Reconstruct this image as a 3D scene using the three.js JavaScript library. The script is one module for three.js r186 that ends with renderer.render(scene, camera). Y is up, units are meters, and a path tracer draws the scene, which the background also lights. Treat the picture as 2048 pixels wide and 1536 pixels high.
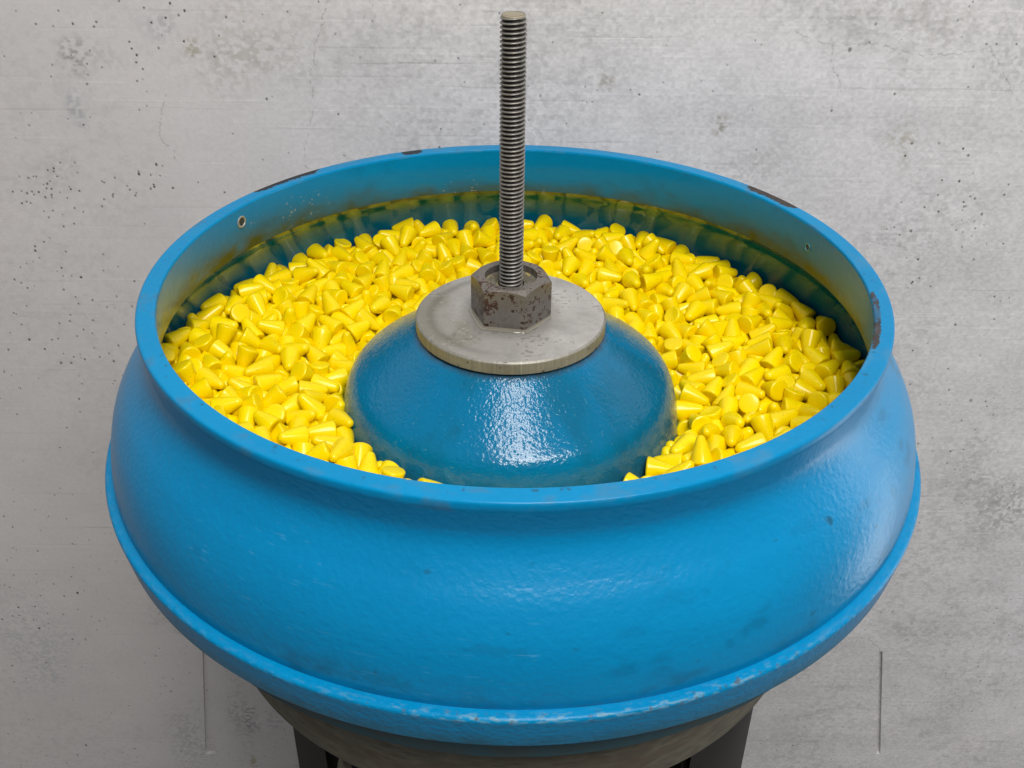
import * as THREE from 'three';
import { RoundedBoxGeometry } from 'three/addons/geometries/RoundedBoxGeometry.js';
import { RectAreaLightUniformsLib } from 'three/addons/lights/RectAreaLightUniformsLib.js';
import { mergeGeometries, mergeVertices, toCreasedNormals } from 'three/addons/utils/BufferGeometryUtils.js';

// ---------------------------------------------------------------- camera, light, exposure
const R = 0.25;                                   // outer radius of the bowl's rim in metres; shapes below are in units of R
const W = 1024, H = 768;
const scene = new THREE.Scene();
scene.background = new THREE.Color().setRGB(0.18, 0.18, 0.185);
const camera = new THREE.PerspectiveCamera(2 * Math.atan(768 / 2059) * 180 / Math.PI, W / H, 0.02, 30);
camera.position.set(-0.0054 * R, 1.275 * R, 2.546 * R);
camera.rotation.set(-32.89 * Math.PI / 180, 0, 0);
camera.rotateZ(0.61 * Math.PI / 180);
camera.updateMatrixWorld(true);
RectAreaLightUniformsLib.init();
const LAMPS = [   // [position (m), target (m), width, height, radiance, colour, label]
  [[0.46, 1.50, 1.25], [0, -0.1, 0], 1.10, 0.30, 26, 0xfffaf4, 'long white ceiling lamp hanging in front of and above the blue bowl'],
  [[0.14, 1.85, 0.78], [0, -0.1, 0], 0.46, 0.95, 17, 0xfffaf6, 'broad white ceiling panel lamp high above the blue bowl'],
  [[1.25, -0.20, -0.10], [0, -0.2, 0.3], 0.36, 1.30, 1.8, 0xf4f8ff, 'upright white strip lamp by the wall to the right of the bowl'],
];
const renderer = new THREE.WebGLRenderer({ antialias: true });
renderer.setSize(W, H);
renderer.toneMapping = THREE.LinearToneMapping;
renderer.toneMappingExposure = 0.9;
renderer.shadowMap.enabled = true;

// ---------------------------------------------------------------- helpers
let seed = 12345;
const rnd = () => { seed = (seed + 0x6D2B79F5) | 0; let t = Math.imul(seed ^ (seed >>> 15), 1 | seed); t = (t + Math.imul(t ^ (t >>> 7), 61 | t)) ^ t; return ((t ^ (t >>> 14)) >>> 0) / 4294967296; };
const rr = (a, b) => a + (b - a) * rnd();
const clamp = (x, a = 0, b = 1) => Math.min(b, Math.max(a, x));
const sstep = (a, b, x) => { const t = clamp((x - a) / (b - a)); return t * t * (3 - 2 * t); };
const lerp = (a, b, t) => a + (b - a) * t;
const hash = (i, j, s) => { let h = Math.imul(i, 374761393) ^ Math.imul(j, 668265263) ^ Math.imul(s, 2246822519); h = Math.imul(h ^ (h >>> 13), 1274126177); return ((h ^ (h >>> 16)) >>> 0) / 4294967296; };
function vnoise(x, y, px, s) {                      // value noise, repeats after px cells in x (0: never)
  let i = Math.floor(x), j = Math.floor(y), fx = x - i, fy = y - j;
  fx = fx * fx * (3 - 2 * fx); fy = fy * fy * (3 - 2 * fy);
  const w = k => px ? ((k % px) + px) % px : k;
  const a = hash(w(i), j, s), b = hash(w(i + 1), j, s), c = hash(w(i), j + 1, s), d = hash(w(i + 1), j + 1, s);
  return (a + (b - a) * fx) * (1 - fy) + (c + (d - c) * fx) * fy;
}
function tnoise(x, y, p, s) {                        // value noise that repeats after p cells both ways
  let i = Math.floor(x), j = Math.floor(y), fx = x - i, fy = y - j; fx = fx * fx * (3 - 2 * fx); fy = fy * fy * (3 - 2 * fy);
  const w = k => ((k % p) + p) % p, a = hash(w(i), w(j), s), b = hash(w(i + 1), w(j), s), c = hash(w(i), w(j + 1), s), d = hash(w(i + 1), w(j + 1), s);
  return (a + (b - a) * fx) * (1 - fy) + (c + (d - c) * fx) * fy;
}
function fbm(x, y, px, s, oct = 4) {
  let v = 0, a = 0.5, n = 0;
  for (let o = 0; o < oct; o++) { v += a * vnoise(x, y, px, s + o); n += a; a *= 0.5; x *= 2; y *= 2; px *= 2; }
  return v / n;
}
const srgb = c => c <= 0.0031308 ? c * 12.92 : 1.055 * Math.pow(c, 1 / 2.4) - 0.055;
function texture(w, h, fn, colour = true) {         // fn(x, y) -> linear [r, g, b] or a number
  const d = new Uint8Array(w * h * 4);
  for (let y = 0, k = 0; y < h; y++) for (let x = 0; x < w; x++, k += 4) {
    const v = fn(x, y);
    if (colour) for (let c = 0; c < 3; c++) d[k + c] = 255 * clamp(srgb(Math.max(0, v[c]))) + 0.5;
    else d[k] = d[k + 1] = d[k + 2] = 255 * clamp(v) + 0.5;
    d[k + 3] = 255;
  }
  const t = new THREE.DataTexture(d, w, h, THREE.RGBAFormat);
  t.wrapS = t.wrapT = THREE.RepeatWrapping; t.magFilter = THREE.LinearFilter; t.minFilter = THREE.LinearMipmapLinearFilter; t.generateMipmaps = true;
  if (colour) t.colorSpace = THREE.SRGBColorSpace;
  t.needsUpdate = true;
  return t;
}
const names = {};
function numbered(n) { const k = names[n] = (names[n] ?? -1) + 1; return k ? `${n}_${String(k).padStart(3, '0')}` : n; }
function tag(o, label, category, group, kind) {
  if (label) o.userData.label = label;
  if (category) o.userData.category = category;
  if (group) o.userData.group = group;
  if (kind) o.userData.kind = kind;
  return o;
}
function mesh(name, geo, mat, parent = scene) {
  const m = new THREE.Mesh(geo, mat); m.castShadow = m.receiveShadow = true;
  m.name = parent === scene ? numbered(name) : name; parent.add(m); return m;
}
function thing(name, label, category, [x, y, z] = [0, 0, 0], group) {
  const g = new THREE.Group(); g.name = numbered(name); g.position.set(x, y, z); scene.add(g);
  return tag(g, label, category, group);
}
// a turned shape from (r, y) points in units of R, smoothed where asked; u runs round, v in units of R along the profile
function turned(pts, segs = 256, smooth = 0, a0 = 0, a1 = 2 * Math.PI) {
  let P = pts.map(p => new THREE.Vector2(p[0], p[1]));
  if (smooth) { const s = new THREE.SplineCurve(P); P = s.getSpacedPoints(smooth); }
  const L = [0]; for (let i = 1; i < P.length; i++) L.push(L[i - 1] + P[i].distanceTo(P[i - 1]));
  const g = new THREE.LatheGeometry(P.map(p => p.clone().multiplyScalar(R)), segs, a0, a1 - a0);
  const uv = g.attributes.uv, n = P.length;
  for (let i = 0; i <= segs; i++) for (let j = 0; j < n; j++) uv.setXY(i * n + j, (a0 + (a1 - a0) * i / segs) / (2 * Math.PI), L[j]);
  return g;
}
function fillet(pts, rad, n = 5) {                  // round every inner corner of a (r, y) polyline
  const out = [pts[0]];
  for (let i = 1; i < pts.length - 1; i++) {
    const p = pts[i], a = pts[i - 1], b = pts[i + 1], q = p[2] ?? rad;
    const la = Math.hypot(a[0] - p[0], a[1] - p[1]), lb = Math.hypot(b[0] - p[0], b[1] - p[1]), d = Math.min(q, la * 0.45, lb * 0.45);
    const A = [p[0] + (a[0] - p[0]) / la * d, p[1] + (a[1] - p[1]) / la * d], B = [p[0] + (b[0] - p[0]) / lb * d, p[1] + (b[1] - p[1]) / lb * d];
    for (let k = 0; k <= n; k++) { const t = k / n, u = 1 - t; out.push([u * u * A[0] + 2 * u * t * p[0] + t * t * B[0], u * u * A[1] + 2 * u * t * p[1] + t * t * B[1]]); }
  }
  out.push(pts[pts.length - 1]);
  return out;
}
// where the sight line through pixel (px, py) of the 2048 x 1536 photograph meets the plane z = zw (metres)
function atWall(px, py, zw) {
  const v = new THREE.Vector3(px / 1024 - 1, 1 - py / 768, 0.5).unproject(camera).sub(camera.position);
  return camera.position.clone().addScaledVector(v, (zw - camera.position.z) / v.z);
}

// ---------------------------------------------------------------- setting: concrete wall and floor
const WZ = -1.38 * R, FLOOR = -4.35 * R;
const TW = 2048, WX0 = -0.9, WSIZE = 1.8, WY0 = FLOOR;      // the wall's texture covers 1.8 m x 1.8 m
const toTex = (px, py) => { const p = atWall(px, py, WZ); return [(p.x - WX0) / WSIZE * TW, (p.y - WY0) / WSIZE * TW]; };
const wallDark = new Float32Array(TW * TW), wallBump = new Float32Array(TW * TW).fill(0.5);
const wallTint = new Float32Array(TW * TW);
function dab(cx, cy, r, ry, f) {
  for (let y = Math.max(0, Math.floor(cy - ry)); y <= Math.min(TW - 1, cy + ry); y++) for (let x = Math.max(0, Math.floor(cx - r)); x <= Math.min(TW - 1, cx + r); x++) {
    const d = Math.hypot((x - cx) / r, (y - cy) / ry); if (d < 1) f(y * TW + x, d, x, y);
  }
}
function pore(cx, cy, r, ry, k) { dab(cx, cy, r + 0.6, ry + 0.6, (i, d) => { wallDark[i] = Math.max(wallDark[i], k * sstep(1, 0.45, d)); wallBump[i] = Math.min(wallBump[i], 0.5 - 0.45 * sstep(1, 0.4, d)); }); }
// brush streaks: thousands of faint level scratches
for (let n = 0; n < 8000; n++) {
  const y = rnd() * TW, x = rnd() * TW, len = rr(25, 240), k = rr(-0.085, 0.105), th = rnd() < 0.25 ? 2 : 1, sl = rr(-0.012, 0.012);
  const rough = fbm(x / 300, y / 300, 0, 71, 3);
  if (x < TW * 0.36 && rnd() < 0.75) continue;
  for (let s = 0; s < len; s++) { const X = Math.floor(x + s), Y = Math.floor(y + s * sl); if (X < 0 || X >= TW || Y < 0 || Y >= TW - 1) continue;
    const a = k * Math.sin(Math.PI * s / len) * (0.4 + rough) * (0.6 + 0.8 * hash(X, Y, 5));
    for (let t = 0; t < th; t++) { wallDark[(Y + t) * TW + X] += a; wallBump[(Y + t) * TW + X] -= a * 1.6; } }
}
// pores: many tiny, few large, in swarms
for (let n = 0; n < 3800; n++) {
  const x = rnd() * TW, y = rnd() * TW;
  if (rnd() > 0.25 + 1.1 * sstep(0.42, 0.72, fbm(x / 150, y / 150, 0, 31, 3)) + (x < TW * 0.42 ? 0.25 : 0)) continue;
  const big = rnd(), r = big < 0.86 ? rr(0.4, 0.75) : big < 0.985 ? rr(0.75, 1.3) : rr(1.3, 2.1);
  pore(x, y, r, r * rr(0.9, 1.5), rr(0.35, 0.85));
}
for (const [px, py, n, sx, sy] of [[240, 375, 34, 190, 45], [110, 650, 60, 150, 190], [70, 390, 24, 80, 40], [60, 1200, 40, 120, 140], [1850, 850, 30, 150, 200], [1900, 400, 30, 150, 180], [250, 80, 24, 200, 110]])
  for (let k = 0; k < n; k++) { const [x, y] = toTex(px + sx * (rnd() + rnd() + rnd() - 1.5), py + sy * (rnd() + rnd() + rnd() - 1.5)); const r = rr(0.5, rnd() < 0.15 ? 1.7 : 0.95); pore(x, y, r, r * rr(0.9, 1.7), rr(0.6, 1)); }
// cracks, named by the pixels they run through
for (const line of [[[655, 0], [640, 60], [628, 90], [628, 135], [618, 145], [625, 190], [622, 240], [608, 300], [605, 325], [620, 345]], [[340, 165], [330, 190], [318, 240], [320, 280], [345, 300], [355, 330]],
  [[2048, 20], [2022, 40], [2000, 60], [1982, 85], [1978, 95], [2000, 135], [2020, 180], [2035, 200]], [[1580, 60], [1640, 85], [1665, 92], [1750, 88], [1835, 112], [1920, 108], [1975, 98]], [[1664, 92], [1664, 140], [1678, 160], [1682, 190]],
  [[1735, 1275], [1760, 1300], [1757, 1330]], [[1590, 1440], [1640, 1420], [1700, 1415], [1755, 1420]], [[1900, 1250], [1850, 1260], [1790, 1290]], [[1720, 470], [1760, 490], [1810, 495]]])
  for (let i = 1; i < line.length; i++) {
    const a = toTex(...line[i - 1]), b = toTex(...line[i]), n = Math.ceil(Math.hypot(b[0] - a[0], b[1] - a[1]) * 1.5);
    for (let s = 0; s < n; s++) { const t = s / n, x = Math.round(lerp(a[0], b[0], t) + 5 * (fbm(s / 9 + i * 40, i * 7.3, 0, 91, 3) - 0.5)), y = Math.round(lerp(a[1], b[1], t) + 3 * (fbm(s / 7, i * 3.1, 0, 95, 2) - 0.5));
      if (x < 0 || y < 0 || x >= TW || y >= TW) continue; if (hash(x >> 2, y >> 2, 9) < 0.3) continue; const k = 0.10 + 0.30 * hash(x, y, 8); wallDark[y * TW + x] = Math.max(wallDark[y * TW + x], k); wallBump[y * TW + x] = 0.40; }
  }
// stains [pixel x, y, half width, half height, strength, brownness]
const stains = [[1440, 245, 17, 20, 0.75, 0.5], [1212, 165, 16, 14, 0.55, 0.4], [1805, 280, 28, 22, 0.4, 0.6], [1805, 320, 16, 30, 0.2, 0.5], [140, 108, 30, 35, 0.42, 0], [200, 115, 70, 35, 0.2, 0], [318, 55, 40, 30, 0.3, -0.4], [148, 215, 14, 36, 0.35, -0.5], [470, 60, 130, 90, 0.19, 0.5], [450, 150, 90, 50, 0.17, 0.3], [384, 95, 16, 22, 0.5, 1],
  [110, 345, 50, 50, 0.18, 0], [540, 110, 110, 60, 0.12, 0.3], [1830, 35, 170, 60, 0.22, 0.3], [2010, 130, 60, 60, 0.3, 0.1], [1490, 330, 60, 45, 0.28, 0.1], [2000, 1020, 70, 70, 0.5, 0.2], [1950, 930, 60, 50, 0.25, 0.2], [1850, 780, 40, 40, 0.2, 0], [480, 1440, 24, 70, 0.35, 0], [380, 1490, 40, 70, 0.3, 0.1], [360, 1230, 50, 40, 0.35, 0], [505, 1440, 18, 26, 0.4, -0.2], [545, 1440, 16, 20, 0.35, -0.2], [507, 1525, 6, 14, 0.5, 1.6],
  [60, 1290, 90, 90, 0.22, -0.5], [1900, 1400, 60, 60, 0.18, 0.2], [800, 90, 120, 60, 0.12, 0], [1290, 60, 120, 50, 0.14, 0], [700, 240, 120, 50, 0.12, 0.1], [1880, 440, 90, 70, -0.12, 0], [1150, 210, 90, 40, -0.06, 0]];
for (const [px, py, hw, hh, k, br] of stains) {
  const c = toTex(px, py), e = toTex(px + hw, py), f = toTex(px, py + hh), rx = Math.abs(e[0] - c[0]) * 1.5, ry = Math.abs(f[1] - c[1]) * 1.5;
  dab(c[0], c[1], rx, ry, (i, d, x, y) => {
    const n = fbm(x / 4.2, y / 3.6, 0, 41, 3), m = fbm(x / 26, y / 26, 0, 43, 3);
    const a = k * sstep(1, 0.15, d + 0.9 * (m - 0.5)) * sstep(0.38, 0.62, n + 0.12 * (m - 0.5));
    wallDark[i] += a * 0.62; wallTint[i] += a * br;
  });
}
const wallMap = texture(TW, TW, (x, y) => {
  const i = y * TW + x, left = sstep(0.50, 0.30, x / TW);
  const big = fbm(x / 420, y / 420, 0, 3, 4), mid = fbm(x / 60, y / 44, 0, 11, 4), fine = fbm(x / 3.4, y / 2.6, 0, 17, 2), grain = hash(x, y, 23);
  const blot = sstep(0.50, 0.66, fbm(x / 8, y / 6.5, 0, 47, 3)) * sstep(0.40, 0.62, fbm(x / 170, y / 150, 0, 53, 3));
  let l = 0.65 + 0.10 * (big - 0.5) + lerp(0.16, 0.06, left) * (mid - 0.5) + lerp(0.20, 0.06, left) * (fine - 0.5) + 0.035 * (grain - 0.5) - lerp(0.075, 0.035, left) * blot;
  l *= 1 - clamp(wallDark[i], -0.2, 0.93);
  const t = wallTint[i], warm = (big - 0.5) * 0.05 + 0.02 * left;
  return [l * (1.0 + 0.25 * t * 0.5 + warm * 0.6), l * (0.99 + 0.04 * t), l * (1.0 - 0.55 * t * 0.5 - warm * 0.4)];
});
const wallBumpMap = texture(TW, TW, (x, y) => wallBump[y * TW + x] + 0.12 * (fbm(x / 5, y / 4, 0, 17, 3) - 0.5) + 0.06 * (hash(x, y, 23) - 0.5), false);
const concrete = new THREE.MeshStandardMaterial({ map: wallMap, bumpMap: wallBumpMap, bumpScale: 0.0007, roughness: 0.86 });
{
  // the wall is one sheet with two narrow cast grooves cut through its face, each with its own sides and back
  const grooves = [[[408, 1300], [421, 1508], 3.2, 10.5], [[1762, 1303], [1757, 1508], 3.2, 3.6]].map(([a, b, wa, wb]) => {
    const A = atWall(a[0] - wa, a[1], WZ), B = atWall(a[0] + wa, a[1], WZ), C = atWall(b[0] + wb, b[1], WZ), D = atWall(b[0] - wb, b[1], WZ);
    return [A, B, C, D];
  });
  const s = new THREE.Shape([[-2.6, FLOOR], [2.6, FLOOR], [2.6, 2.2], [-2.6, 2.2]].map(p => new THREE.Vector2(...p)));
  for (const g of grooves) s.holes.push(new THREE.Path(g.map(p => new THREE.Vector2(p.x, p.y))));
  const face = new THREE.ShapeGeometry(s), parts = [face];
  for (const g of grooves) {                         // sides and back of the groove, 5 mm deep
    const pos = [], at = k => g[k % 4], dz = -0.005;
    for (let k = 0; k < 4; k++) { const a = at(k), b = at(k + 1); pos.push(a.x, a.y, 0, b.x, b.y, 0, b.x, b.y, dz, a.x, a.y, 0, b.x, b.y, dz, a.x, a.y, dz); }
    pos.push(g[0].x, g[0].y, dz, g[1].x, g[1].y, dz, g[2].x, g[2].y, dz, g[0].x, g[0].y, dz, g[2].x, g[2].y, dz, g[3].x, g[3].y, dz);
    const q = new THREE.BufferGeometry(); q.setAttribute('position', new THREE.Float32BufferAttribute(pos, 3)); q.computeVertexNormals();
    q.setAttribute('uv', new THREE.Float32BufferAttribute(new Float32Array(pos.length / 3 * 2), 2)); parts.push(q);
  }
  const geo = mergeGeometries(parts.map(p => p.index ? p.toNonIndexed() : p));
  const p = geo.attributes.position, uv = geo.attributes.uv;
  for (let i = 0; i < p.count; i++) uv.setXY(i, (p.getX(i) - WX0) / WSIZE, (p.getY(i) - WY0) / WSIZE);
  geo.computeVertexNormals();
  const wall = mesh('wall', geo, concrete); wall.position.z = WZ;
  tag(wall, 'pale grey mottled concrete wall with pores, cracks and two grooves', 'wall', null, 'structure');
  const fg = new THREE.PlaneGeometry(5.2, 5); fg.rotateX(-Math.PI / 2);
  const floor = mesh('floor', fg, new THREE.MeshStandardMaterial({ color: new THREE.Color().setRGB(0.3, 0.3, 0.29), roughness: 0.9 }));
  floor.position.set(0, FLOOR, WZ + 2.5); tag(floor, 'grey concrete floor under the machine', 'floor', null, 'structure');
}

// ---------------------------------------------------------------- materials of the machine
const BLUE = [0, 0.222, 0.475];
const pixelAz = (px, py, y, r) => {                  // azimuth (0..1 round the lathe) of the pixel's point on the circle of radius r at height y
  const v = new THREE.Vector3(px / 1024 - 1, 1 - py / 768, 0.5).unproject(camera).sub(camera.position), t = (y * R - camera.position.y) / v.y;
  const p = camera.position.clone().addScaledVector(v, t);
  return ((Math.atan2(p.x, p.z) / (2 * Math.PI)) + 1) % 1;
};
const wrapd = (a, b) => { const d = Math.abs(a - b) % 1; return Math.min(d, 1 - d); };
const peelTile = texture(512, 512, (x, y) => { const q = k => 0.55 * tnoise(x / 8 * k, y / 8 * k, 64 * k, 31) + 0.3 * tnoise(x / 4, y / 4, 128, 33), n = q(1) + 0.15 * tnoise(x / 2, y / 2, 256, 35); return 0.5 + 1.3 * (n - 0.5); }, false);
function paint({ w = 1024, h = 256, len = 1, rough = 0.34, grime, bump = 0.0004, cell = 0.016, around = 6.9, coat = 0.5, coatRough = 0.2, seedN = 1, tone = 1, spec = 0.2 }) {
  const rows = new Float32Array(w * h);
  const map = texture(w, h, (x, y) => {
    const u = x / w, v = y / h * len;
    const a = fbm(u * 14, v * 3.2, 14, seedN, 4), b = fbm(u * 90, v * 22, 90, seedN + 9, 4), c = fbm(u * 400, v * 90, 400, seedN + 19, 2);
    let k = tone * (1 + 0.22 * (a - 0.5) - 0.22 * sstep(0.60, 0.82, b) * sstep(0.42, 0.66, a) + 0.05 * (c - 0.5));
    let col = [BLUE[0] * k, BLUE[1] * k * (1 + 0.05 * (a - 0.5)), BLUE[2] * k];
    if (grime) col = grime(u, v, col, b, c, a) ?? col;
    return col;
  });
  map.repeat.set(1, 1 / len);
  const bm = peelTile.clone(); bm.needsUpdate = true;
  bm.repeat.set(Math.max(1, Math.round(around / cell / 64 / 1.25)), 1 / (64 * cell));     // cells of the given size, a little longer round the bowl than down it
  return new THREE.MeshPhysicalMaterial({ map, bumpMap: bm, bumpScale: bump, roughness: rough, clearcoat: coat, clearcoatRoughness: coatRough, specularIntensity: spec });
}
const mix3 = (a, b, t) => [lerp(a[0], b[0], t), lerp(a[1], b[1], t), lerp(a[2], b[2], t)];

// profiles, (r, y) in units of R
const OUTER = [[0.997, -0.030], [0.990, -0.066], [0.988, -0.098], [0.999, -0.132], [1.027, -0.172], [1.066, -0.219], [1.100, -0.278], [1.120, -0.34], [1.131, -0.41], [1.130, -0.440]];
const INNER_NECK = [[0.948, -0.008], [0.952, -0.06], [0.962, -0.12], [0.972, -0.165]];
const INNER_BELLY = [[0.972, -0.165], [0.990, -0.185], [1.035, -0.235], [1.072, -0.32], [1.085, -0.42], [1.06, -0.55], [0.95, -0.66], [0.74, -0.71], [0.56, -0.70], [0.512, -0.66]];
const DOME = [[0.20, -0.172], [0.257, -0.176], [0.315, -0.2165], [0.375, -0.2585], [0.430, -0.297], [0.457, -0.321], [0.476, -0.355], [0.490, -0.41], [0.503, -0.50], [0.52, -0.68]];
const HUBX = -0.011;                                // the hub stands a little off the rim's centre
const FTOP = -0.440, FBOT = -0.545;

// ---------------------------------------------------------------- the bowl
const bowl = thing('vibratory_bowl', 'round blue polishing bowl with flared body, filled with yellow cones', 'bowl');
{
  const az = (px, py) => pixelAz(px, py, 0, 1);
  // chips in the rim's paint: [from, to, from v, to v, colour]; v runs from the inside over the top to the outside
  const chips = [[az(513, 385), az(652, 345), 0.030, 0.078, [0.012, 0.012, 0.012]], [az(812, 315), az(850, 308), 0.016, 0.05, [0.012, 0.014, 0.015]], [az(1508, 368), az(1612, 412), 0.022, 0.075, [0.035, 0.028, 0.024]], [az(1758, 585), az(1752, 700), 0.004, 0.021, [0.045, 0.042, 0.045]]];
  const rimPts = fillet([[0.948, -0.008], [0.950, 0.0, 0.006], [0.999, 0.0, 0.010], [1.0, -0.018, 0.009], [0.997, -0.030]], 0.006, 4);
  const rimMat = paint({ w: 2048, h: 64, len: 0.095, rough: 0.36, seedN: 3, coat: 0.15, bump: 0.0002, grime: (u, v, col, b, c) => {
    const wear = sstep(0.56, 0.78, b) * 0.5; col = mix3(col, [0.10, 0.22, 0.33], wear * 0.55);
    const s = sstep(0.78, 0.86, fbm(u * 420, v * 60, 420, 77, 2)); col = mix3(col, [0.03, 0.04, 0.04], s * 0.6 * sstep(0.02, 0.0, Math.abs(v - 0.02)));
    for (const [a, e, v0, v1, k] of chips) { const m = (a + e) / 2, half = Math.abs(e - a) / 2, j = 0.006 * (fbm(u * 900, 3, 900, 5, 2) - 0.5), d = wrapd(u, m);
      if (d < half) { const taper = 0.45 + 0.55 * sstep(1, 0.75, d / half), lo = lerp((v0 + v1) / 2, v0, taper) + j * 2, hi = lerp((v0 + v1) / 2, v1, taper) + j; const q = sstep(lo - 0.002, lo + 0.001, v) * sstep(hi + 0.002, hi - 0.001, v); col = mix3(col, k.map(x => x * (0.6 + 1.1 * c)), q * (k[0] > 0.03 ? 0.55 + 0.45 * sstep(0.35, 0.5, b) : 0.97)); } }
    return col;
  } });
  mesh('rim', turned(rimPts, 320), rimMat, bowl);
  const marks = []; for (let k = 0; k < 16; k++) marks.push([(rr(-0.24, 0.24) + 1) % 1, rr(0.12, 0.46), rr(0.0004, 0.0014), rr(0.0015, 0.007), rr(0.2, 0.5)]);
  for (const [a, v, ru, rv, k] of [[-0.055, 0.40, 0.028, 0.022, 0.20], [0.115, 0.20, 0.0022, 0.012, 0.6], [0.15, 0.41, 0.02, 0.03, 0.25], [-0.005, 0.30, 0.015, 0.012, 0.15]]) marks.push([(a + 1) % 1, v, ru, rv, k]);
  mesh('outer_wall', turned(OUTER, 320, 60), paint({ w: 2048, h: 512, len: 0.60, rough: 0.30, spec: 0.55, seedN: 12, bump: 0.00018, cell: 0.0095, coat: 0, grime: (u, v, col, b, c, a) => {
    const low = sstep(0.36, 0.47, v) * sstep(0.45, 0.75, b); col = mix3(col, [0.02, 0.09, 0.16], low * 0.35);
    for (const [pu, pv, ru, rv, k] of marks) { const d = Math.hypot(wrapd(u, pu) / ru, (v - pv) / rv); if (d < 1.4) col = mix3(col, [0.01, 0.05, 0.08], k * sstep(1.3, 0.3, d + 1.6 * (c - 0.5) + 0.8 * (b - 0.5))); }
    const scr = sstep(0.80, 0.86, fbm(u * 160, v * 260, 160, 58, 2)) * sstep(0.55, 0.75, fbm(u * 20, v * 5, 20, 59, 2)); col = mix3(col, [0.08, 0.30, 0.52], scr * 0.5);
    const right = Math.exp(-Math.pow(wrapd(u, 0.235) / 0.012, 2)) * sstep(0.45, 0.62, fbm(u * 300, v * 40, 300, 55, 3)) * sstep(0.02, 0.1, v) * sstep(0.4, 0.2, v); return mix3(col, [0.05, 0.08, 0.06], right * 0.7);
  } }), bowl);
  mesh('inner_neck', turned(INNER_NECK, 320, 16), paint({ w: 2048, h: 128, len: 0.17, rough: 0.30, seedN: 21, bump: 0.00015, coat: 0.22, coatRough: 0.16, grime: (u, v, col, b, c) => {
    const side = sstep(0.17, 0.06, wrapd(u, 0.285)) * 0.6 + sstep(0.20, 0.05, wrapd(u, 0.72));                 // splashed sides
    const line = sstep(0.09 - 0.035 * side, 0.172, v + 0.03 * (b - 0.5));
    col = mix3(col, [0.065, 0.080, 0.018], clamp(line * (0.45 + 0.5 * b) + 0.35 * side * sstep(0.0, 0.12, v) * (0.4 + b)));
    const spk = sstep(0.80, 0.86, fbm(u * 700, v * 110, 700, 88, 2)) * sstep(0.50, 0.7, fbm(u * 30, v * 6, 30, 89, 2)) * sstep(0.25, 0.1, wrapd(u, 0.62)); col = mix3(col, [0.45, 0.42, 0.33], spk * 0.8 * sstep(0.02, 0.09, v));
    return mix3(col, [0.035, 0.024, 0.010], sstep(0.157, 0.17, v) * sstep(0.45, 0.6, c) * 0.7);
  } }), bowl);
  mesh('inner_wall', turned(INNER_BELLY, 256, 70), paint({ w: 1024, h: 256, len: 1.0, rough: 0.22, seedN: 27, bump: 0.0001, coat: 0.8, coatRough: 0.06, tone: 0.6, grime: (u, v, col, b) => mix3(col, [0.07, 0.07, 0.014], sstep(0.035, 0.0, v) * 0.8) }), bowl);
  // flange round the foot of the body
  const flPts = fillet([[1.130, FTOP], [1.158, FTOP - 0.003, 0.016], [1.141, FBOT, 0.010], [1.09, FBOT - 0.004]], 0.012, 7);
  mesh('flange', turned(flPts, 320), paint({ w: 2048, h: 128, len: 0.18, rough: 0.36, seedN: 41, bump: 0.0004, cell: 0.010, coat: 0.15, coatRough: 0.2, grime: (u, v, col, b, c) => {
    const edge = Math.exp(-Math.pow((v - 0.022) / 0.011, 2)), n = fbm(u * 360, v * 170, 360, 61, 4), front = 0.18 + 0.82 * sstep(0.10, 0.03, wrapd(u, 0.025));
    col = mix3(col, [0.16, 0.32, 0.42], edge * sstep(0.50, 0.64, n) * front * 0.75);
    col = mix3(col, [0.10, 0.06, 0.04], edge * front * sstep(0.72, 0.78, fbm(u * 900, v * 90, 900, 67, 2)) * 0.7);
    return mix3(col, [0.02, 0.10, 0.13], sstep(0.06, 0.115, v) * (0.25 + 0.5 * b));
  } }), bowl);
  // dull band under the flange
  mesh('lower_band', turned(fillet([[1.10, FBOT - 0.003], [1.094, FBOT - 0.03, 0.01], [1.068, -0.678, 0.010], [0.80, -0.70]], 0.01, 4), 256), paint({ w: 1024, h: 128, len: 0.45, rough: 0.7, seedN: 51, coat: 0, bump: 0.0004, grime: (u, v, col, b, c) => mix3([0.045, 0.125, 0.165], [0.08, 0.10, 0.10], 0.25 + 0.5 * sstep(0.4, 0.7, b)).map(x => x * 0.9) }), bowl);
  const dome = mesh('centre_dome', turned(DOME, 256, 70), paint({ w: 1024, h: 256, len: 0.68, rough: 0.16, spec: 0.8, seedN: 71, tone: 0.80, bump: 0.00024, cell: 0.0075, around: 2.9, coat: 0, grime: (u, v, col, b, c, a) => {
    col = mix3(col, [0.004, 0.105, 0.19], 0.25 + 0.5 * sstep(0.45, 0.7, a));
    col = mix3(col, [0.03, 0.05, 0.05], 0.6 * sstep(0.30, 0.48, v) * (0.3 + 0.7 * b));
    const spk = sstep(0.84, 0.90, fbm(u * 420, v * 150, 420, 73, 2)); col = mix3(col, [0.16, 0.28, 0.36], spk * 0.5);
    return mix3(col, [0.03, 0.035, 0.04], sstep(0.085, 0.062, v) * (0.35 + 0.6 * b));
  } }), bowl);
  dome.position.x = HUBX * R;
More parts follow.
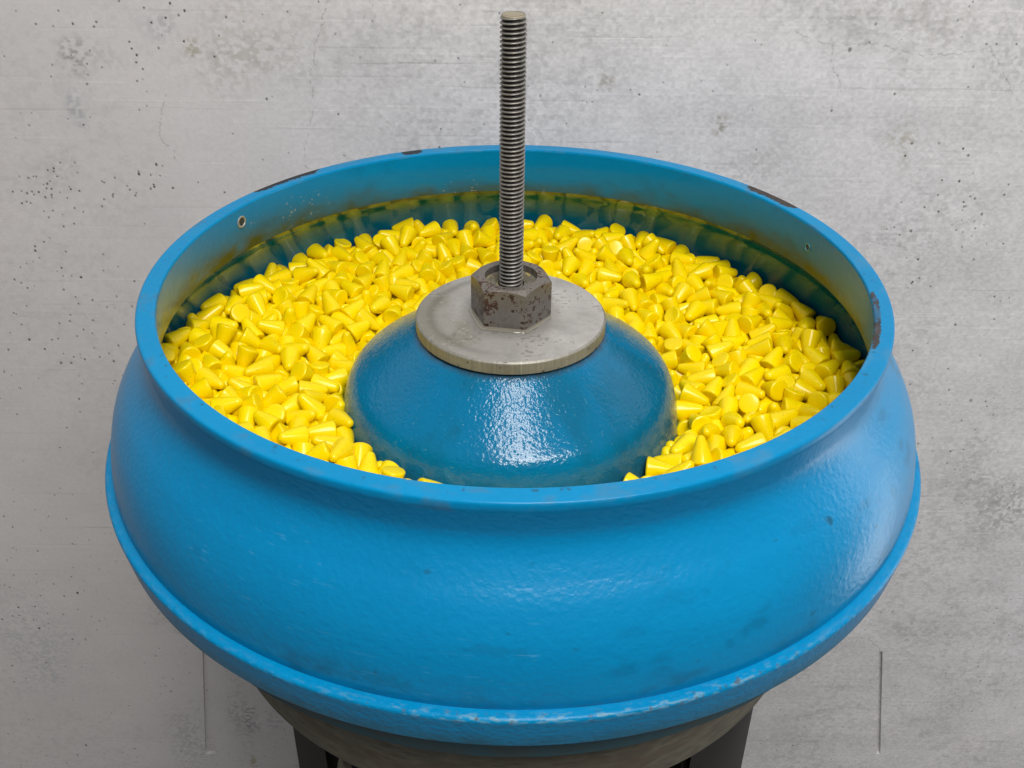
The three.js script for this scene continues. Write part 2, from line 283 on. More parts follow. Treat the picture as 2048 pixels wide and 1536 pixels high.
  // drilled holes in the neck, each a bare metal ring with a dark bore
  for (const [px, py, s, col] of [[482, 443, 0.0185, [0.42, 0.43, 0.43]], [1617, 494, 0.0125, [0.10, 0.32, 0.42]]]) {
    let yy = -0.08, u = 0; const neck = y => 0.9475 + 0.0125 * clamp((-0.008 - y) / 0.112), sight = new THREE.Vector3(px / 1024 - 1, 1 - py / 768, 0.5).unproject(camera).sub(camera.position);
    for (let y = -0.02; y > -0.16; y -= 0.001) { const q = camera.position.clone().addScaledVector(sight, (y * R - camera.position.y) / sight.y); if (q.z < 0 && Math.hypot(q.x, q.z) > neck(y) * R) { yy = y; u = Math.atan2(q.x, q.z); break; } }
    const r = neck(yy) - 0.0005, p = new THREE.Vector3(Math.sin(u) * r, yy, Math.cos(u) * r).multiplyScalar(R);
    const ring = new THREE.LatheGeometry([[0.62, -0.010], [0.70, 0.0012], [0.86, 0.0022], [1.0, 0.0016], [1.06, 0.0]].map(q => new THREE.Vector2(q[0] * s * R, q[1] * R)), 24), back = new THREE.CircleGeometry(0.66 * s * R, 20); back.rotateX(-Math.PI / 2); back.translate(0, -0.0085 * R, 0);
    const q = new THREE.Quaternion().setFromUnitVectors(new THREE.Vector3(0, 1, 0), new THREE.Vector3(-Math.sin(u), 0, -Math.cos(u)));
    const m = mesh('bolt_hole', ring, new THREE.MeshStandardMaterial({ color: new THREE.Color().setRGB(...col), roughness: 0.4, metalness: 0.6 }), bowl); m.position.copy(p).addScaledVector(new THREE.Vector3(-Math.sin(u), 0, -Math.cos(u)), 0.0004); m.quaternion.copy(q); m.scale.z = 1;
    const bore = mesh('bore', back, new THREE.MeshStandardMaterial({ color: 0x3a3d3f, roughness: 0.6, metalness: 0.3 }), m); bore.position.y = 0.009 * R;
  }
}

// ---------------------------------------------------------------- washer, nut, threaded rod
const metalTex = (w, h, base, fn) => texture(w, h, (x, y) => fn(x, y, base));
const WT = -0.134, WB = -0.171, WR = 0.268;
{
  const map = texture(1024, 1024, (x, y) => {
    const dx = x / 512 - 1, dy = y / 512 - 1, r = Math.hypot(dx, dy);
    const a = fbm(x / 130, y / 130, 0, 101, 4), b = fbm(x / 22, y / 18, 0, 103, 4), c = fbm(x / 6, y / 6, 0, 107, 3);
    let l = 0.48 + 0.24 * (a - 0.5) + 0.10 * (b - 0.5) + 0.06 * (c - 0.5);
    let col = [l, l * 0.99, l * 0.955];
    const stain = sstep(0.15, 0.75, -dx * 0.8 + dy * 0.15 + 0.7 * (a - 0.5)) * sstep(0.3, 0.6, b + 0.2);            // oily left side
    col = mix3(col, [0.20, 0.185, 0.135], 0.75 * stain);
    const arc = Math.exp(-Math.pow((r - 0.84 + 0.05 * (a - 0.5)) / 0.05, 2)) * sstep(0.1, -0.6, dx); col = mix3(col, [0.12, 0.105, 0.075], 0.45 * arc);
    col = mix3(col, [0.15, 0.14, 0.12], 0.5 * sstep(0.58, 0.70, b) * sstep(0.5, 0.65, a));
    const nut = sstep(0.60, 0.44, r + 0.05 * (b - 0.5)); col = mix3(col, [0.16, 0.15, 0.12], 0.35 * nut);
    return col.map(v => v * (1 - 0.5 * sstep(0.80, 0.85, c) * 0.5));
  });
  const mTop = new THREE.MeshPhysicalMaterial({ map, roughness: 0.42, metalness: 0.5, clearcoat: 0.25, clearcoatRoughness: 0.3, bumpMap: map, bumpScale: 0.0003 });
  const washer = thing('washer', 'large round grey steel washer lying on top of the blue dome', 'washer', [HUBX * R, WT * R, 0]);
  const d = new THREE.RingGeometry(0.03 * R, (WR - 0.006) * R, 128, 6); d.rotateX(-Math.PI / 2);
  { const p = d.attributes.position, uv = d.attributes.uv; for (let i = 0; i < p.count; i++) uv.setXY(i, 0.5 + p.getX(i) / (2 * WR * R), 0.5 + p.getZ(i) / (2 * WR * R)); }
  mesh('washer_face', d, mTop, washer);
  const side = turned(fillet([[WR - 0.006, 0], [WR, -0.004, 0.005], [WR, WB - WT, 0.003], [0.2, WB - WT]], 0.004, 3), 192);
  const sMap = texture(1024, 64, (x, y) => { const n = hash(x, 0, 7) * 0.5 + 0.5 * vnoise(x / 2.5, y / 40, 0, 8), g = fbm(x / 60, y / 20, 0, 9, 3), l = 0.30 + 0.16 * (n - 0.5) + 0.14 * (g - 0.5); const p = sstep(0.82, 0.88, fbm(x / 9, y / 9, 0, 10, 2)); return [l * 1.03 * (1 - 0.7 * p), l * (1 - 0.7 * p), l * 0.88 * (1 - 0.7 * p)]; });
  sMap.repeat.set(1, 1 / 0.12);
  mesh('washer_edge', side, new THREE.MeshStandardMaterial({ map: sMap, bumpMap: sMap, bumpScale: 0.0003, roughness: 0.5, metalness: 0.45 }), washer);
  // wet ring of oil round the nut's foot
  const oil = []; const RC = 0.114;
  for (let i = 0; i < 96; i++) { const t = i / 96 * 2 * Math.PI, k = ((t - 0.358) % (Math.PI / 3) + Math.PI / 3) % (Math.PI / 3) - Math.PI / 6, hex = RC * 0.866 / Math.cos(k); oil.push([t, hex + 0.001 + 0.012 * fbm(Math.cos(t) * 2 + 5, Math.sin(t) * 2 + 5, 0, 15, 3) + 0.006 * Math.max(0, Math.cos(t + 0.6))]); }
  const pos = [], idx = []; for (let i = 0; i < 96; i++) { const [t, r] = oil[i]; for (const [q, y] of [[0.085, 0.0044], [r - 0.006, 0.0040], [r - 0.002, 0.0028], [r, 0.0009]]) pos.push(Math.sin(t) * q * R, y * R, Math.cos(t) * q * R); const n = (i + 1) % 96; for (let k = 0; k < 3; k++) idx.push(i * 4 + k, i * 4 + k + 1, n * 4 + k, n * 4 + k, i * 4 + k + 1, n * 4 + k + 1); }
  const og = new THREE.BufferGeometry(); og.setAttribute('position', new THREE.Float32BufferAttribute(pos, 3)); og.setIndex(idx); og.computeVertexNormals();
  const film = mesh('oil_film', og, new THREE.MeshPhysicalMaterial({ color: new THREE.Color().setRGB(0.19, 0.18, 0.145), roughness: 0.06, clearcoat: 1, clearcoatRoughness: 0.03, metalness: 0 }), scene);
  film.position.set(HUBX * R, WT * R, 0); tag(film, 'thin wet ring of oil on the washer round the foot of the nut', 'oil');
}
const rustTex = texture(1024, 512, (x, y) => {
  const a = fbm(x / 110, y / 110, 0, 201, 4), b = fbm(x / 13, y / 13, 0, 203, 4), c = fbm(x / 4, y / 4, 0, 207, 3);
  const l = 0.175 + 0.10 * (a - 0.5) + 0.06 * (b - 0.5) + 0.04 * (c - 0.5); let col = [l * 1.09, l, l * 0.90];
  const rust = sstep(0.55, 0.615, 0.5 * a + 0.5 * b + 0.15 * (c - 0.5)); col = mix3(col, [0.075, 0.026, 0.012], 0.85 * rust);
  return mix3(col, [0.015, 0.012, 0.010], 0.8 * sstep(0.62, 0.68, c * 0.6 + b * 0.45) * rust);
});
const rustMat = new THREE.MeshPhysicalMaterial({ map: rustTex, roughness: 0.40, metalness: 0.5, bumpMap: rustTex, bumpScale: 0.0003, clearcoat: 0.15, clearcoatRoughness: 0.3 });
{
  const nut = thing('hex_nut', 'heavy rusty steel hexagon nut standing on the big washer', 'nut', [HUBX * R, WT * R, -0.006 * R]);
  const RC = 0.114, NH = 0.117, A0 = 20.5 * Math.PI / 180, BORE = 0.072;
  const hex = t => { const k = (((t - A0) % (Math.PI / 3)) + Math.PI / 3) % (Math.PI / 3) - Math.PI / 6; return RC * 0.8660254 / Math.cos(k); };
  const top = (r) => NH - Math.max(0, r - 0.0955) * 0.62;
  const pos = [], uvs = [], N = 40;
  const P = (r, t, y) => [Math.sin(t) * r * R, y * R, Math.cos(t) * r * R];
  const quad = (a, b, c, d, ua, ub, uc, ud) => { pos.push(...a, ...b, ...c, ...a, ...c, ...d); uvs.push(...ua, ...ub, ...uc, ...ua, ...uc, ...ud); };
  for (let f = 0; f < 6; f++) for (let i = 0; i < N; i++) {
    const t0 = A0 + (f + i / N) * Math.PI / 3, t1 = A0 + (f + (i + 1) / N) * Math.PI / 3, h0 = hex(t0 + (i === 0 ? 1e-6 : 0)), h1 = hex(t1 - (i === N - 1 ? 1e-6 : 0));
    const s0 = f * 0.17 + 0.085 * (1 + Math.tan(t0 - A0 - (f + 0.5) * Math.PI / 3) * 1.73), s1 = f * 0.17 + 0.085 * (1 + Math.tan(t1 - A0 - (f + 0.5) * Math.PI / 3) * 1.73);
    const ys = [0.0, 0.004, 0.03, 0.06];                                                               // flat sides, foot slightly eased
    for (let k = 0; k < ys.length; k++) { const y0 = ys[k], a = y => y < 0.003 ? -0.004 : 0, e0 = k + 1 < ys.length ? ys[k + 1] : top(h0), e1 = k + 1 < ys.length ? ys[k + 1] : top(h1);
      quad(P(h0 + a(y0), t0, y0), P(h1 + a(y0), t1, y0), P(h1, t1, e1), P(h0, t0, e0), [s0, y0 * 3], [s1, y0 * 3], [s1, e1 * 3], [s0, e0 * 3]); }
    const ring = [1, 0.6, 0.3, 0].map(q => q);
    const rs = h => [h, lerp(0.0955, h, 0.5), Math.min(h, 0.0968), 0.095, 0.0775, BORE + 0.001, BORE, BORE, BORE], yy = [null, null, null, null, null, NH, NH - 0.004, NH - 0.026, NH - 0.026];
    const A = rs(h0), B = rs(h1);
    for (let k = 0; k < A.length - 2; k++) { const ya = q => yy[k] ?? top(q), yb = q => yy[k + 1] ?? top(q);
      const U = (r, t) => [0.5 + Math.sin(t) * r * 1.6, 0.5 + Math.cos(t) * r * 3.2];
      quad(P(A[k], t0, ya(A[k])), P(B[k], t1, ya(B[k])), P(B[k + 1], t1, yb(B[k + 1])), P(A[k + 1], t0, yb(A[k + 1])), U(A[k], t0), U(B[k], t1), U(B[k + 1], t1), U(A[k + 1], t0)); }
  }
  let g = new THREE.BufferGeometry(); g.setAttribute('position', new THREE.Float32BufferAttribute(pos, 3)); g.setAttribute('uv', new THREE.Float32BufferAttribute(uvs, 2));
  g = toCreasedNormals(g, 0.45);
  mesh('nut_body', g, rustMat, nut);
  const cup = turned(fillet([[0.072, NH - 0.02], [0.066, NH - 0.0235, 0.002], [0.045, NH - 0.026, 0.004], [0.037, NH - 0.022, 0.002], [0.036, NH - 0.03]], 0.002, 2), 64);
  const cupMap = texture(512, 64, (x, y) => { const a = fbm(x / 512 * 26, y / 12, 26, 301, 4), l = 0.14 + 0.08 * (a - 0.5); return mix3([l, l * 0.94, l * 0.72], [0.42, 0.33, 0.06], sstep(0.58, 0.72, a) * 0.8); }); cupMap.repeat.set(1, 1 / 0.05);
  mesh('grease_seat', cup, new THREE.MeshPhysicalMaterial({ map: cupMap, roughness: 0.35, metalness: 0.2, clearcoat: 0.5 }), nut);
}
{
  const rod = thing('threaded_rod', 'tall grey threaded steel rod standing up out of the nut', 'rod', [HUBX * R, -0.12 * R, -0.004 * R]);
  const PITCH = 0.01125, Y0 = -0.09, Y1 = 0.681, RO = 0.0335, RI = 0.0272, SEG = 40, PER = 10, rows = Math.round((Y1 - Y0) / PITCH * PER);
  const pos = [], uv = [], idx = [];
  const prof = f => { f -= Math.floor(f); return f < 0.08 ? 1 : f < 0.40 ? 1 - (f - 0.08) / 0.32 : f < 0.60 ? 0 : f < 0.92 ? (f - 0.60) / 0.32 : 1; };
  for (let j = 0; j <= rows; j++) for (let i = 0; i <= SEG; i++) {
    const t = i / SEG * 2 * Math.PI, y = Y0 + (Y1 - Y0) * j / rows, end = sstep(Y1 - 0.002, Y1 - 0.012, y), k = prof(y / PITCH - i / SEG);
    const wear = 0.0013 * (vnoise((i % SEG) / 4, y / PITCH * 0.7, 10, 401) - 0.35) * k;
    const r = lerp(RI, RO, k) - wear * 0.9 - (1 - end) * 0.0035;
    pos.push(Math.sin(t) * r * R, (y + 0.12) * R, Math.cos(t) * r * R); uv.push(i / SEG, (y - Y0));
    if (j < rows && i < SEG) { const a = j * (SEG + 1) + i, b = a + SEG + 1; idx.push(a, a + 1, b, b, a + 1, b + 1); }
  }
  const g = new THREE.BufferGeometry(); g.setAttribute('position', new THREE.Float32BufferAttribute(pos, 3)); g.setAttribute('uv', new THREE.Float32BufferAttribute(uv, 2)); g.setIndex(idx); g.computeVertexNormals();
  const map = texture(256, 2048, (x, y) => {
    const Y = Y0 + (Y1 - Y0) * y / 2048, f = prof(Y / PITCH - x / 256), a = fbm(x / 256 * 8, y / 90, 8, 411, 3), b = fbm(x / 256 * 40, y / 9, 40, 413, 3);
    let l = 0.235 + 0.14 * (a - 0.5) + 0.18 * (b - 0.5); let col = [l * 1.03, l, l * 0.93];
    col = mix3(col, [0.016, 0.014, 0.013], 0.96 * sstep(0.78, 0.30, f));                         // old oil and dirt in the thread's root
    return mix3(col, [0.07, 0.035, 0.02], 0.5 * sstep(0.58, 0.72, a * 0.5 + b * 0.5));
  });
  map.repeat.set(1, 1 / (Y1 - Y0));
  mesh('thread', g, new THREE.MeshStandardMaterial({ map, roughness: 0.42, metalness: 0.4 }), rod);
  const RT = RI - 0.0 + 0.0028;
  const cap = turned([[0, Y1 + 0.120], [RT - 0.003, Y1 + 0.1195], [RT, Y1 + 0.1175], [RT - 0.001, Y1 + 0.112]], 40);
  mesh('rod_end', cap, new THREE.MeshStandardMaterial({ color: new THREE.Color().setRGB(0.30, 0.27, 0.2), roughness: 0.6, metalness: 0.25 }), rod);
}

// ---------------------------------------------------------------- the base under the bowl
{
  const base = thing('machine_base', 'dark grey machine base with rusty drum and springs under the bowl', 'machine base', [0, FLOOR, 0]);
  const up = g => { g.translate(0, -FLOOR, 0); return g; };
  const rustDrum = texture(1024, 256, (x, y) => { const a = fbm(x / 1024 * 40, y / 26, 40, 501, 4), b = fbm(x / 1024 * 200, y / 5, 200, 503, 3); const l = 0.135 + 0.09 * (a - 0.5) + 0.09 * (b - 0.5); return mix3([l * 1.03, l * 0.95, l * 0.72], [0.085, 0.058, 0.040], 0.5 * sstep(0.5, 0.68, a)); });
  rustDrum.repeat.set(1, 2);
  mesh('drum', up(turned(fillet([[0.3, -0.69], [0.94, -0.69], [0.915, -1.05, 0.008], [0.88, -1.05, 0.01], [0.87, -0.95], [0.3, -0.95]], 0.01, 3), 160)), new THREE.MeshStandardMaterial({ map: rustDrum, bumpMap: rustDrum, bumpScale: 0.0012, roughness: 0.85, metalness: 0.15 }), base);
  const dark = texture(512, 512, (x, y) => { const a = fbm(x / 60, y / 90, 0, 521, 4), l = 0.018 + 0.016 * (a - 0.5); return [l, l * 0.97, l * 0.92]; });
  const dMat = new THREE.MeshPhysicalMaterial({ map: dark, roughness: 0.5, specularIntensity: 0.25 });
  // curved plates left and right, floor pan and inner column
  for (const [a, b, r] of [[36, 60, 0.86], [313, 323, 0.86], [100, 125, 0.8], [160, 200, 0.8], [235, 260, 0.8]]) {
    const s = turned(fillet([[r, -0.98], [r, FLOOR / R], [r - 0.03, FLOOR / R], [r - 0.03, -0.98], [r, -0.98]], 0.004, 2), 40, 0, a * Math.PI / 180, b * Math.PI / 180);
    mesh('side_plate', up(s), dMat, base);
  }
  mesh('inner_column', up(turned(fillet([[0.3, -0.95], [0.42, -0.96], [0.42, FLOOR / R], [0.3, FLOOR / R]], 0.01, 2), 64)), dMat, base);
  mesh('base_ring', up(turned(fillet([[0.3, FLOOR / R + 0.001], [0.9, FLOOR / R + 0.001], [0.9, FLOOR / R + 0.12, 0.02], [0.3, FLOOR / R + 0.12]], 0.02, 3), 96)), dMat, base);
  const spr = new THREE.MeshStandardMaterial({ color: new THREE.Color().setRGB(0.30, 0.28, 0.22), roughness: 0.5, metalness: 0.4 });
  class Helix extends THREE.Curve { getPoint(t, v = new THREE.Vector3()) { const a = t * 2 * Math.PI * 7; return v.set(Math.cos(a) * 0.075 * R, -t * 0.9 * R, Math.sin(a) * 0.075 * R); } }
  for (const az of [-32, 88, 208]) { const c = mesh('coil_spring', new THREE.TubeGeometry(new Helix(), 220, 0.02 * R, 8), spr, base), t = az * Math.PI / 180; c.position.set(Math.sin(t) * 0.76 * R, -FLOOR - 1.07 * R, Math.cos(t) * 0.76 * R); }
}

// ---------------------------------------------------------------- yellow cones: packed by letting them settle in the bowl
const CR = 0.0320, CL = 0.0835, TR = 0.0148, COM = 0.0315;
const yTex = texture(256, 256, (x, y) => { const a = fbm(x / 40, y / 40, 0, 601, 3), s = sstep(0.86, 0.9, fbm(x / 7, y / 7, 0, 603, 2)); const k = 1 + 0.08 * (a - 0.5) - 0.5 * s; return [0.90 * k, 0.69 * k, 0.0001]; });
const yMat = new THREE.MeshPhysicalMaterial({ map: yTex, roughness: 0.24, specularIntensity: 0.75 });
function coneGeo(v) {
  const rb = CR * (1 + 0.02 * (v - 1)), len = CL * (v === 2 ? 0.94 : v === 1 ? 1.03 : 1), tr = TR * (v === 1 ? 0.9 : 1.05), pts = [[0, v === 2 ? 0.0035 : -0.0014], [rb * 0.3, v === 2 ? 0.0028 : -0.0013], [rb * 0.6, v === 2 ? 0.0015 : -0.0009], [rb - 0.0056, 0.0001], [rb - 0.0030, 0.0009], [rb - 0.0010, 0.0028], [rb, 0.0058]];
  const sn = (rb - tr) / len, cy = len - tr;          // side tangent to the tip's ball
  const a0 = Math.asin(clamp(sn * 0.95));
  for (let k = 1; k <= 3; k++) { const t = k / 4; pts.push([lerp(rb, Math.cos(a0) * tr, t) + 0.0014 * Math.sin(Math.PI * t), lerp(0.0058, cy + Math.sin(a0) * tr, t)]); }
  for (let k = 0; k <= 6; k++) { const a = a0 + (Math.PI / 2 - a0) * k / 6; pts.push([Math.max(0, Math.cos(a) * tr), cy + Math.sin(a) * tr]); }
  const g = new THREE.LatheGeometry(pts.map(p => new THREE.Vector2(p[0] * R, (p[1] - COM) * R)), 26);
  if (v === 2) { const p = g.attributes.position; for (let i = 0; i < p.count; i++) if (p.getY(i) < -COM * R * 0.85) p.setY(i, p.getY(i) + p.getX(i) * 0.10); g.computeVertexNormals(); }
  return g;
}
const coneGeos = [0, 1, 2].map(coneGeo), yMats = [[1, 1, 1], [0.97, 0.95, 1], [1, 1.02, 1]].map(c => { const m = yMat.clone(); m.color.setRGB(...c); return m; });
const SLOPE = 0.11, surf = r => -0.310 + (r - 0.49) * SLOPE, DEPTH = 0.185, NCONES = 1900;
const bodies = [];
{
  const K = 1.075, SP = [[0, 0.0235 * K, 0, 0.0225 * K], [0, 0.043 * K, 0, 0.0185 * K], [0, 0.0655 * K, 0, 0.0130 * K]];
  for (let k = 0; k < 6; k++) SP.push([Math.cos(k * Math.PI / 3) * 0.0195 * K, 0.0105 * K, Math.sin(k * Math.PI / 3) * 0.0195 * K, 0.0100 * K]);
  for (const s of SP) s[1] -= COM;
  const NS = SP.length, invI = 1 / (0.45 * 0.035 * 0.035), nl = Math.hypot(1, SLOPE);
  const px = [], py = [], pz = [], Q = [];
  const sp = 0.070;
  const cand = [];
  for (let l = 0; l < 9; l++) for (let x = -1.05; x <= 1.05; x += sp) for (let z = -1.05; z <= 1.05; z += sp) {
    const X = x + rr(-0.012, 0.012) + (l % 2) * sp / 2, Z = z + rr(-0.012, 0.012) + (l % 2) * sp / 2, r = Math.hypot(X, Z);
    if (r < 0.535 || r > 1.045) continue;
    cand.push([X, surf(r) - DEPTH + 0.045 + l * 0.066, Z, l]);
  }
  for (const c of cand) { if (px.length >= NCONES) break; px.push(c[0]); py.push(c[1]); pz.push(c[2]); const q = new THREE.Quaternion(rr(-1, 1), rr(-1, 1), rr(-1, 1), rr(-1, 1)).normalize(); Q.push([q.x, q.y, q.z, q.w]); }
  const N = px.length, SX = new Float64Array(N * NS * 3), cell = 0.099, gw = 26;
  const rotate = i => { const [x, y, z, w] = Q[i]; for (let k = 0; k < NS; k++) { const a = SP[k], tx = 2 * (y * a[2] - z * a[1]), ty = 2 * (z * a[0] - x * a[2]), tz = 2 * (x * a[1] - y * a[0]), o = (i * NS + k) * 3; SX[o] = a[0] + w * tx + y * tz - z * ty; SX[o + 1] = a[1] + w * ty + z * tx - x * tz; SX[o + 2] = a[2] + w * tz + x * ty - y * tx; } };
  for (let i = 0; i < N; i++) rotate(i);
  const push = (i, rx, ry, rz, nx, ny, nz, lam) => {
    px[i] += nx * lam; py[i] += ny * lam; pz[i] += nz * lam;
    const tx = (ry * nz - rz * ny) * invI * lam, ty = (rz * nx - rx * nz) * invI * lam, tz = (rx * ny - ry * nx) * invI * lam, q = Q[i];
    const [x, y, z, w] = q; let a = x + 0.5 * (tx * w + ty * z - tz * y), b = y + 0.5 * (ty * w + tz * x - tx * z), c = z + 0.5 * (tz * w + tx * y - ty * x), d = w - 0.5 * (tx * x + ty * y + tz * z);
    const n = 1 / Math.hypot(a, b, c, d); q[0] = a * n; q[1] = b * n; q[2] = c * n; q[3] = d * n; rotate(i);
  };
  const angW = (rx, ry, rz, nx, ny, nz) => { const a = ry * nz - rz * ny, b = rz * nx - rx * nz, c = rx * ny - ry * nx; return 1 + (a * a + b * b + c * c) * invI; };
  const domeR = y => y > -0.36 ? lerp(0.47, 0.42, clamp((y + 0.36) / 0.07)) : y > -0.5 ? lerp(0.494, 0.47, (y + 0.5) / 0.14) : lerp(0.515, 0.494, clamp((y + 0.68) / 0.18));
  const STEPS = 150;
  for (let step = 0; step < STEPS; step++) {
    const g = step < 105 ? 0.0046 : step < 132 ? 0.0016 : 0;
    const grid = new Map();
    for (let i = 0; i < N; i++) {
      const r = Math.hypot(px[i], pz[i]) || 1; px[i] += g * SLOPE / nl * px[i] / r; pz[i] += g * SLOPE / nl * pz[i] / r; py[i] -= g / nl;
      const key = (Math.floor(px[i] / cell) + 13) + gw * ((Math.floor(pz[i] / cell) + 13) + gw * (Math.floor(py[i] / cell) + 12)); const b = grid.get(key); b ? b.push(i) : grid.set(key, [i]);
    }
    for (let it = 0; it < 2; it++) {
      for (const [key, list] of grid) for (let dz = 0; dz <= 1; dz++) for (let dy = -1; dy <= 1; dy++) for (let dx = -1; dx <= 1; dx++) {
        if (dz === 0 && (dy < 0 || (dy === 0 && dx < 0))) continue;
        const other = grid.get(key + dx + gw * dy + gw * gw * dz); if (!other) continue; const same = other === list;
        for (let ii = 0; ii < list.length; ii++) for (let jj = same ? ii + 1 : 0; jj < other.length; jj++) {
          const i = list[ii], j = other[jj], ex = px[i] - px[j], ey = py[i] - py[j], ez = pz[i] - pz[j];
          if (ex * ex + ey * ey + ez * ez > 0.0097) continue;
          for (let a = 0; a < NS; a++) for (let b = 0; b < NS; b++) {
            const oa = (i * NS + a) * 3, ob = (j * NS + b) * 3, rs = SP[a][3] + SP[b][3];
            const vx = px[i] + SX[oa] - px[j] - SX[ob], vy = py[i] + SX[oa + 1] - py[j] - SX[ob + 1], vz = pz[i] + SX[oa + 2] - pz[j] - SX[ob + 2], d2 = vx * vx + vy * vy + vz * vz;
            if (d2 >= rs * rs || d2 < 1e-12) continue;
            const d = Math.sqrt(d2), nx = vx / d, ny = vy / d, nz = vz / d, ax = SX[oa] - nx * SP[a][3], ay = SX[oa + 1] - ny * SP[a][3], az = SX[oa + 2] - nz * SP[a][3], bx = SX[ob] + nx * SP[b][3], by = SX[ob + 1] + ny * SP[b][3], bz = SX[ob + 2] + nz * SP[b][3];
            const lam = 0.55 * (rs - d) / (angW(ax, ay, az, nx, ny, nz) + angW(bx, by, bz, nx, ny, nz));
            push(i, ax, ay, az, nx, ny, nz, lam); push(j, bx, by, bz, -nx, -ny, -nz, lam);
          }
        }
      }
      for (let i = 0; i < N; i++) for (let a = 0; a < NS; a++) {                                   // floor of the pile, dome, outer wall
        const o = (i * NS + a) * 3, ra = SP[a][3]; let x = px[i] + SX[o], y = py[i] + SX[o + 1], z = pz[i] + SX[o + 2], r = Math.hypot(x, z) || 1e-6, hx = x / r, hz = z / r, x2 = x - HUBX, r2 = Math.hypot(x2, z);
        const touch = (nx, ny, nz, dep) => { if (dep > 0) { const ax = SX[o] - nx * ra, ay = SX[o + 1] - ny * ra, az = SX[o + 2] - nz * ra; push(i, ax, ay, az, nx, ny, nz, 0.8 * dep / angW(ax, ay, az, nx, ny, nz)); } };
        touch(-SLOPE / nl * hx, 1 / nl, -SLOPE / nl * hz, ra - (y - surf(r) + DEPTH) / nl);
        touch(x2 / r2, 0, z / r2, domeR(y) + 0.008 + ra - r2); touch(-hx, 0, -hz, r + ra - 1.078);
      }
    }
  }
  for (let i = 0; i < N; i++) bodies.push({ p: new THREE.Vector3(px[i], py[i], pz[i]).multiplyScalar(R), q: new THREE.Quaternion(...Q[i]), v: [0, 1, 0, 2, 1, 0, 0, 1][i % 8], r: Math.hypot(px[i], pz[i]), seen: 0 });
  const tops = [0, 0, 0].map((_, k) => { const z = bodies.filter(b => Math.floor((b.r - 0.5) / 0.18) === k).map(b => b.p.y / R).sort((a, b) => b - a); return z[Math.floor(z.length * 0.08)]; });
  console.log('cones', N, 'tops inner to outer', tops.map(t => t?.toFixed(3)).join(' '));
}
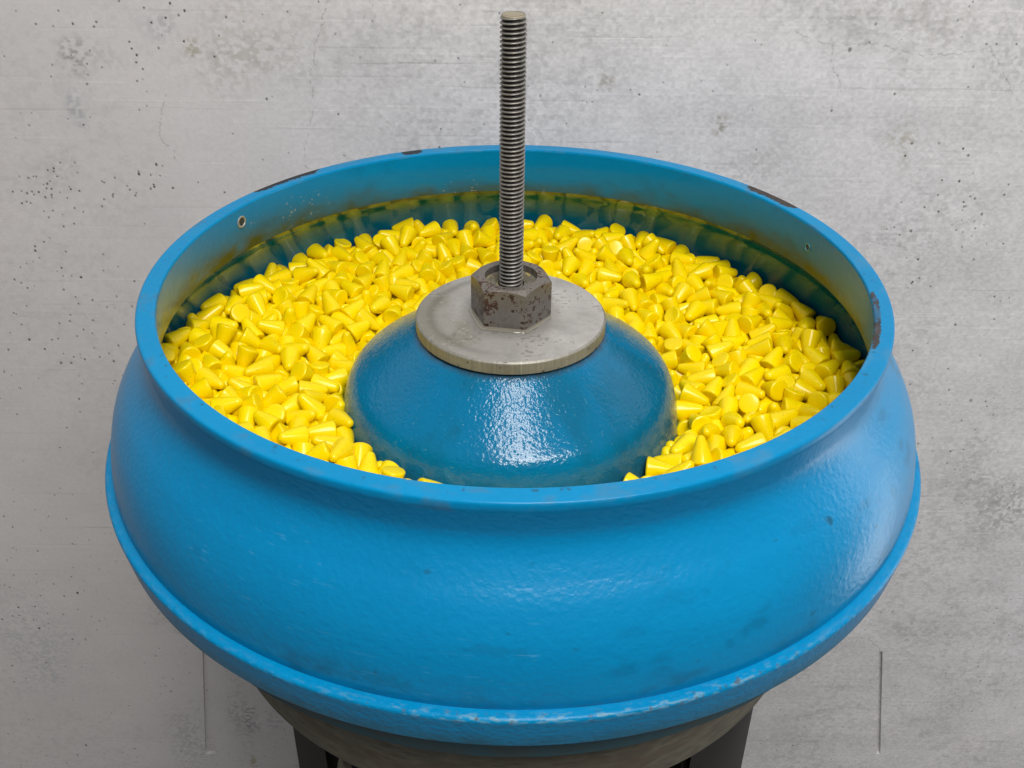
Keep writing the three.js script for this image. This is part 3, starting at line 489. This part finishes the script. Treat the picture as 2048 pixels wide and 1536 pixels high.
// which of them show: a small depth buffer of the bowl, dome and cones as the camera sees them
{
  const w = 512, h = 384, zb = new Float32Array(w * h).fill(1e9), id = new Int32Array(w * h).fill(-2);
  camera.updateProjectionMatrix();
  const vp = new THREE.Matrix4().multiplyMatrices(camera.projectionMatrix, camera.matrixWorldInverse.copy(camera.matrixWorld).invert());
  const v = new THREE.Vector4();
  const raster = (geo, m, tagId) => {
    const p = geo.attributes.position, ix = geo.index?.array, n = ix ? ix.length : p.count, M = new THREE.Matrix4().multiplyMatrices(vp, m), S = new Float32Array(p.count * 3);
    for (let i = 0; i < p.count; i++) { v.set(p.getX(i), p.getY(i), p.getZ(i), 1).applyMatrix4(M); S[i * 3] = (v.x / v.w + 1) / 2 * w; S[i * 3 + 1] = (1 - v.y / v.w) / 2 * h; S[i * 3 + 2] = v.w; }
    for (let t = 0; t < n; t += 3) {
      const a = (ix ? ix[t] : t) * 3, b = (ix ? ix[t + 1] : t + 1) * 3, c = (ix ? ix[t + 2] : t + 2) * 3, ax = S[a], ay = S[a + 1], bx = S[b], by = S[b + 1], cx = S[c], cy = S[c + 1], A = (bx - ax) * (cy - ay) - (cx - ax) * (by - ay);
      if (Math.abs(A) < 1e-9) continue;
      for (let y = Math.max(0, Math.ceil(Math.min(ay, by, cy) - 0.5)); y <= Math.min(h - 1, Math.max(ay, by, cy) - 0.5); y++) for (let x = Math.max(0, Math.ceil(Math.min(ax, bx, cx) - 0.5)); x <= Math.min(w - 1, Math.max(ax, bx, cx) - 0.5); x++) {
        const X = x + 0.5, Y = y + 0.5, u = ((bx - X) * (cy - Y) - (cx - X) * (by - Y)) / A, q = ((cx - X) * (ay - Y) - (ax - X) * (cy - Y)) / A; if (u < 0 || q < 0 || u + q > 1) continue;
        const z = u * S[a + 2] + q * S[b + 2] + (1 - u - q) * S[c + 2]; if (z < zb[y * w + x]) { zb[y * w + x] = z; id[y * w + x] = tagId; }
      }
    }
  };
  scene.updateMatrixWorld(true);
  for (const t of scene.children) if (/bowl|washer|nut|rod/.test(t.name)) t.traverse(o => { if (o.isMesh) raster(o.geometry, o.matrixWorld, -1); });
  const low = new THREE.LatheGeometry([[0, 0], [CR, 0], [CR, 0.003], [TR * 1.1, CL - TR], [0, CL]].map(p => new THREE.Vector2(p[0] * R, (p[1] - COM) * R)), 12), one = new THREE.Vector3(1, 1, 1);
  bodies.forEach((b, i) => { b.m = new THREE.Matrix4().compose(b.p, b.q, one); raster(low, b.m, i); });
  for (const k of id) if (k >= 0) bodies[k].seen++;
  const order = bodies.map((b, i) => i).sort((a, b) => bodies[b].seen - bodies[a].seen), shown = order.filter(i => bodies[i].seen > 0);
  console.log('cones in view', shown.length, '300th shows', bodies[order[299]].seen * 4, 'pixels');
  const single = order.slice(0, 300), rest = order.slice(300);
  const axis = new THREE.Vector3(), c = new THREE.Vector3(), right = new THREE.Vector3(1, 0, 0).applyQuaternion(camera.quaternion), upv = new THREE.Vector3(0, 1, 0).applyQuaternion(camera.quaternion);
  const protos = coneGeos.map((g, k) => { const m = new THREE.Mesh(g, yMats[k]); m.castShadow = m.receiveShadow = true; return m; });
  const alike = {};
  for (const i of single) {
    const b = bodies[i], o = protos[b.v].clone();
    o.name = numbered('polishing_cone'); o.position.copy(b.p); o.quaternion.copy(b.q); scene.add(o);
    axis.set(0, 1, 0).applyQuaternion(b.q); c.copy(camera.position).sub(b.p).normalize();
    const f = axis.dot(c), sx = axis.dot(right), sy = axis.dot(upv);
    const pose = f < -0.62 ? 'flat base showing' : f > 0.72 ? 'tip facing viewer' : Math.abs(sy) > Math.abs(sx) * 1.15 ? (sy > 0 ? 'tip pointing up' : 'tip pointing down') : (sx > 0 ? 'tip pointing right' : 'tip pointing left');
    const x = b.p.x / R, z = b.p.z / R, side = x < 0 ? 'left' : 'right';
    const place = Math.abs(x) < 0.3 && z < 0 ? 'behind dome' : z < -0.45 ? `back ${side}` : z > 0.42 ? `front ${side}` : `${side} of dome`;
    const ring = b.r < 0.67 ? 'beside dome' : b.r > 0.90 ? 'by bowl wall' : 'mid heap';
    const label = `${b.seen > 130 ? 'fully-exposed' : b.seen > 75 ? 'partly-covered' : 'half-buried'} yellow cone, ${pose}, ${place}, ${ring}`;
    tag(o, label, 'polishing cone', 'yellow cones heaped in the blue bowl');
    (alike[label] ??= []).push(o);
  }
  const nth = ['first', 'second', 'third', 'fourth', 'fifth', 'sixth', 'seventh', 'eighth', 'ninth', 'tenth', 'eleventh', 'twelfth', 'thirteenth', 'fourteenth', 'fifteenth'];
  for (const [label, os] of Object.entries(alike)) if (os.length > 1) os.sort((a, b) => a.position.x - b.position.x).forEach((o, k) => { o.userData.label = `${label}, ${nth[k]} such from left`; });
  const inst = new THREE.InstancedMesh(coneGeos[0], yMat, rest.length);
  rest.forEach((i, k) => inst.setMatrixAt(k, bodies[i].m));
  inst.name = 'polishing_cone_heap'; inst.castShadow = inst.receiveShadow = true; scene.add(inst);
  tag(inst, 'remaining yellow cones mostly buried under the top layer of the heap', 'polishing cones', null, 'stuff');
}

// ---------------------------------------------------------------- lamps
for (const [p, t, w, h, k, col, label] of LAMPS) {
  const l = new THREE.RectAreaLight(col, k, w, h); l.position.set(...p); l.lookAt(...t); scene.add(l);
  const g = thing('work_lamp', label, 'lamp', p); g.lookAt(...t);                                       // z of the group points along the light
  const house = mesh('lamp_housing', new RoundedBoxGeometry(w + 0.06, h + 0.06, 0.05, 2, 0.01), new THREE.MeshStandardMaterial({ color: 0xd8d8d8, roughness: 0.5 }), g); house.position.z = -0.032;
  const face = mesh('lamp_diffuser', new THREE.PlaneGeometry(w, h), new THREE.MeshStandardMaterial({ color: 0xffffff, emissive: col, emissiveIntensity: 1.0, roughness: 0.6 }), g); face.position.z = -0.004;
}

renderer.render(scene, camera);
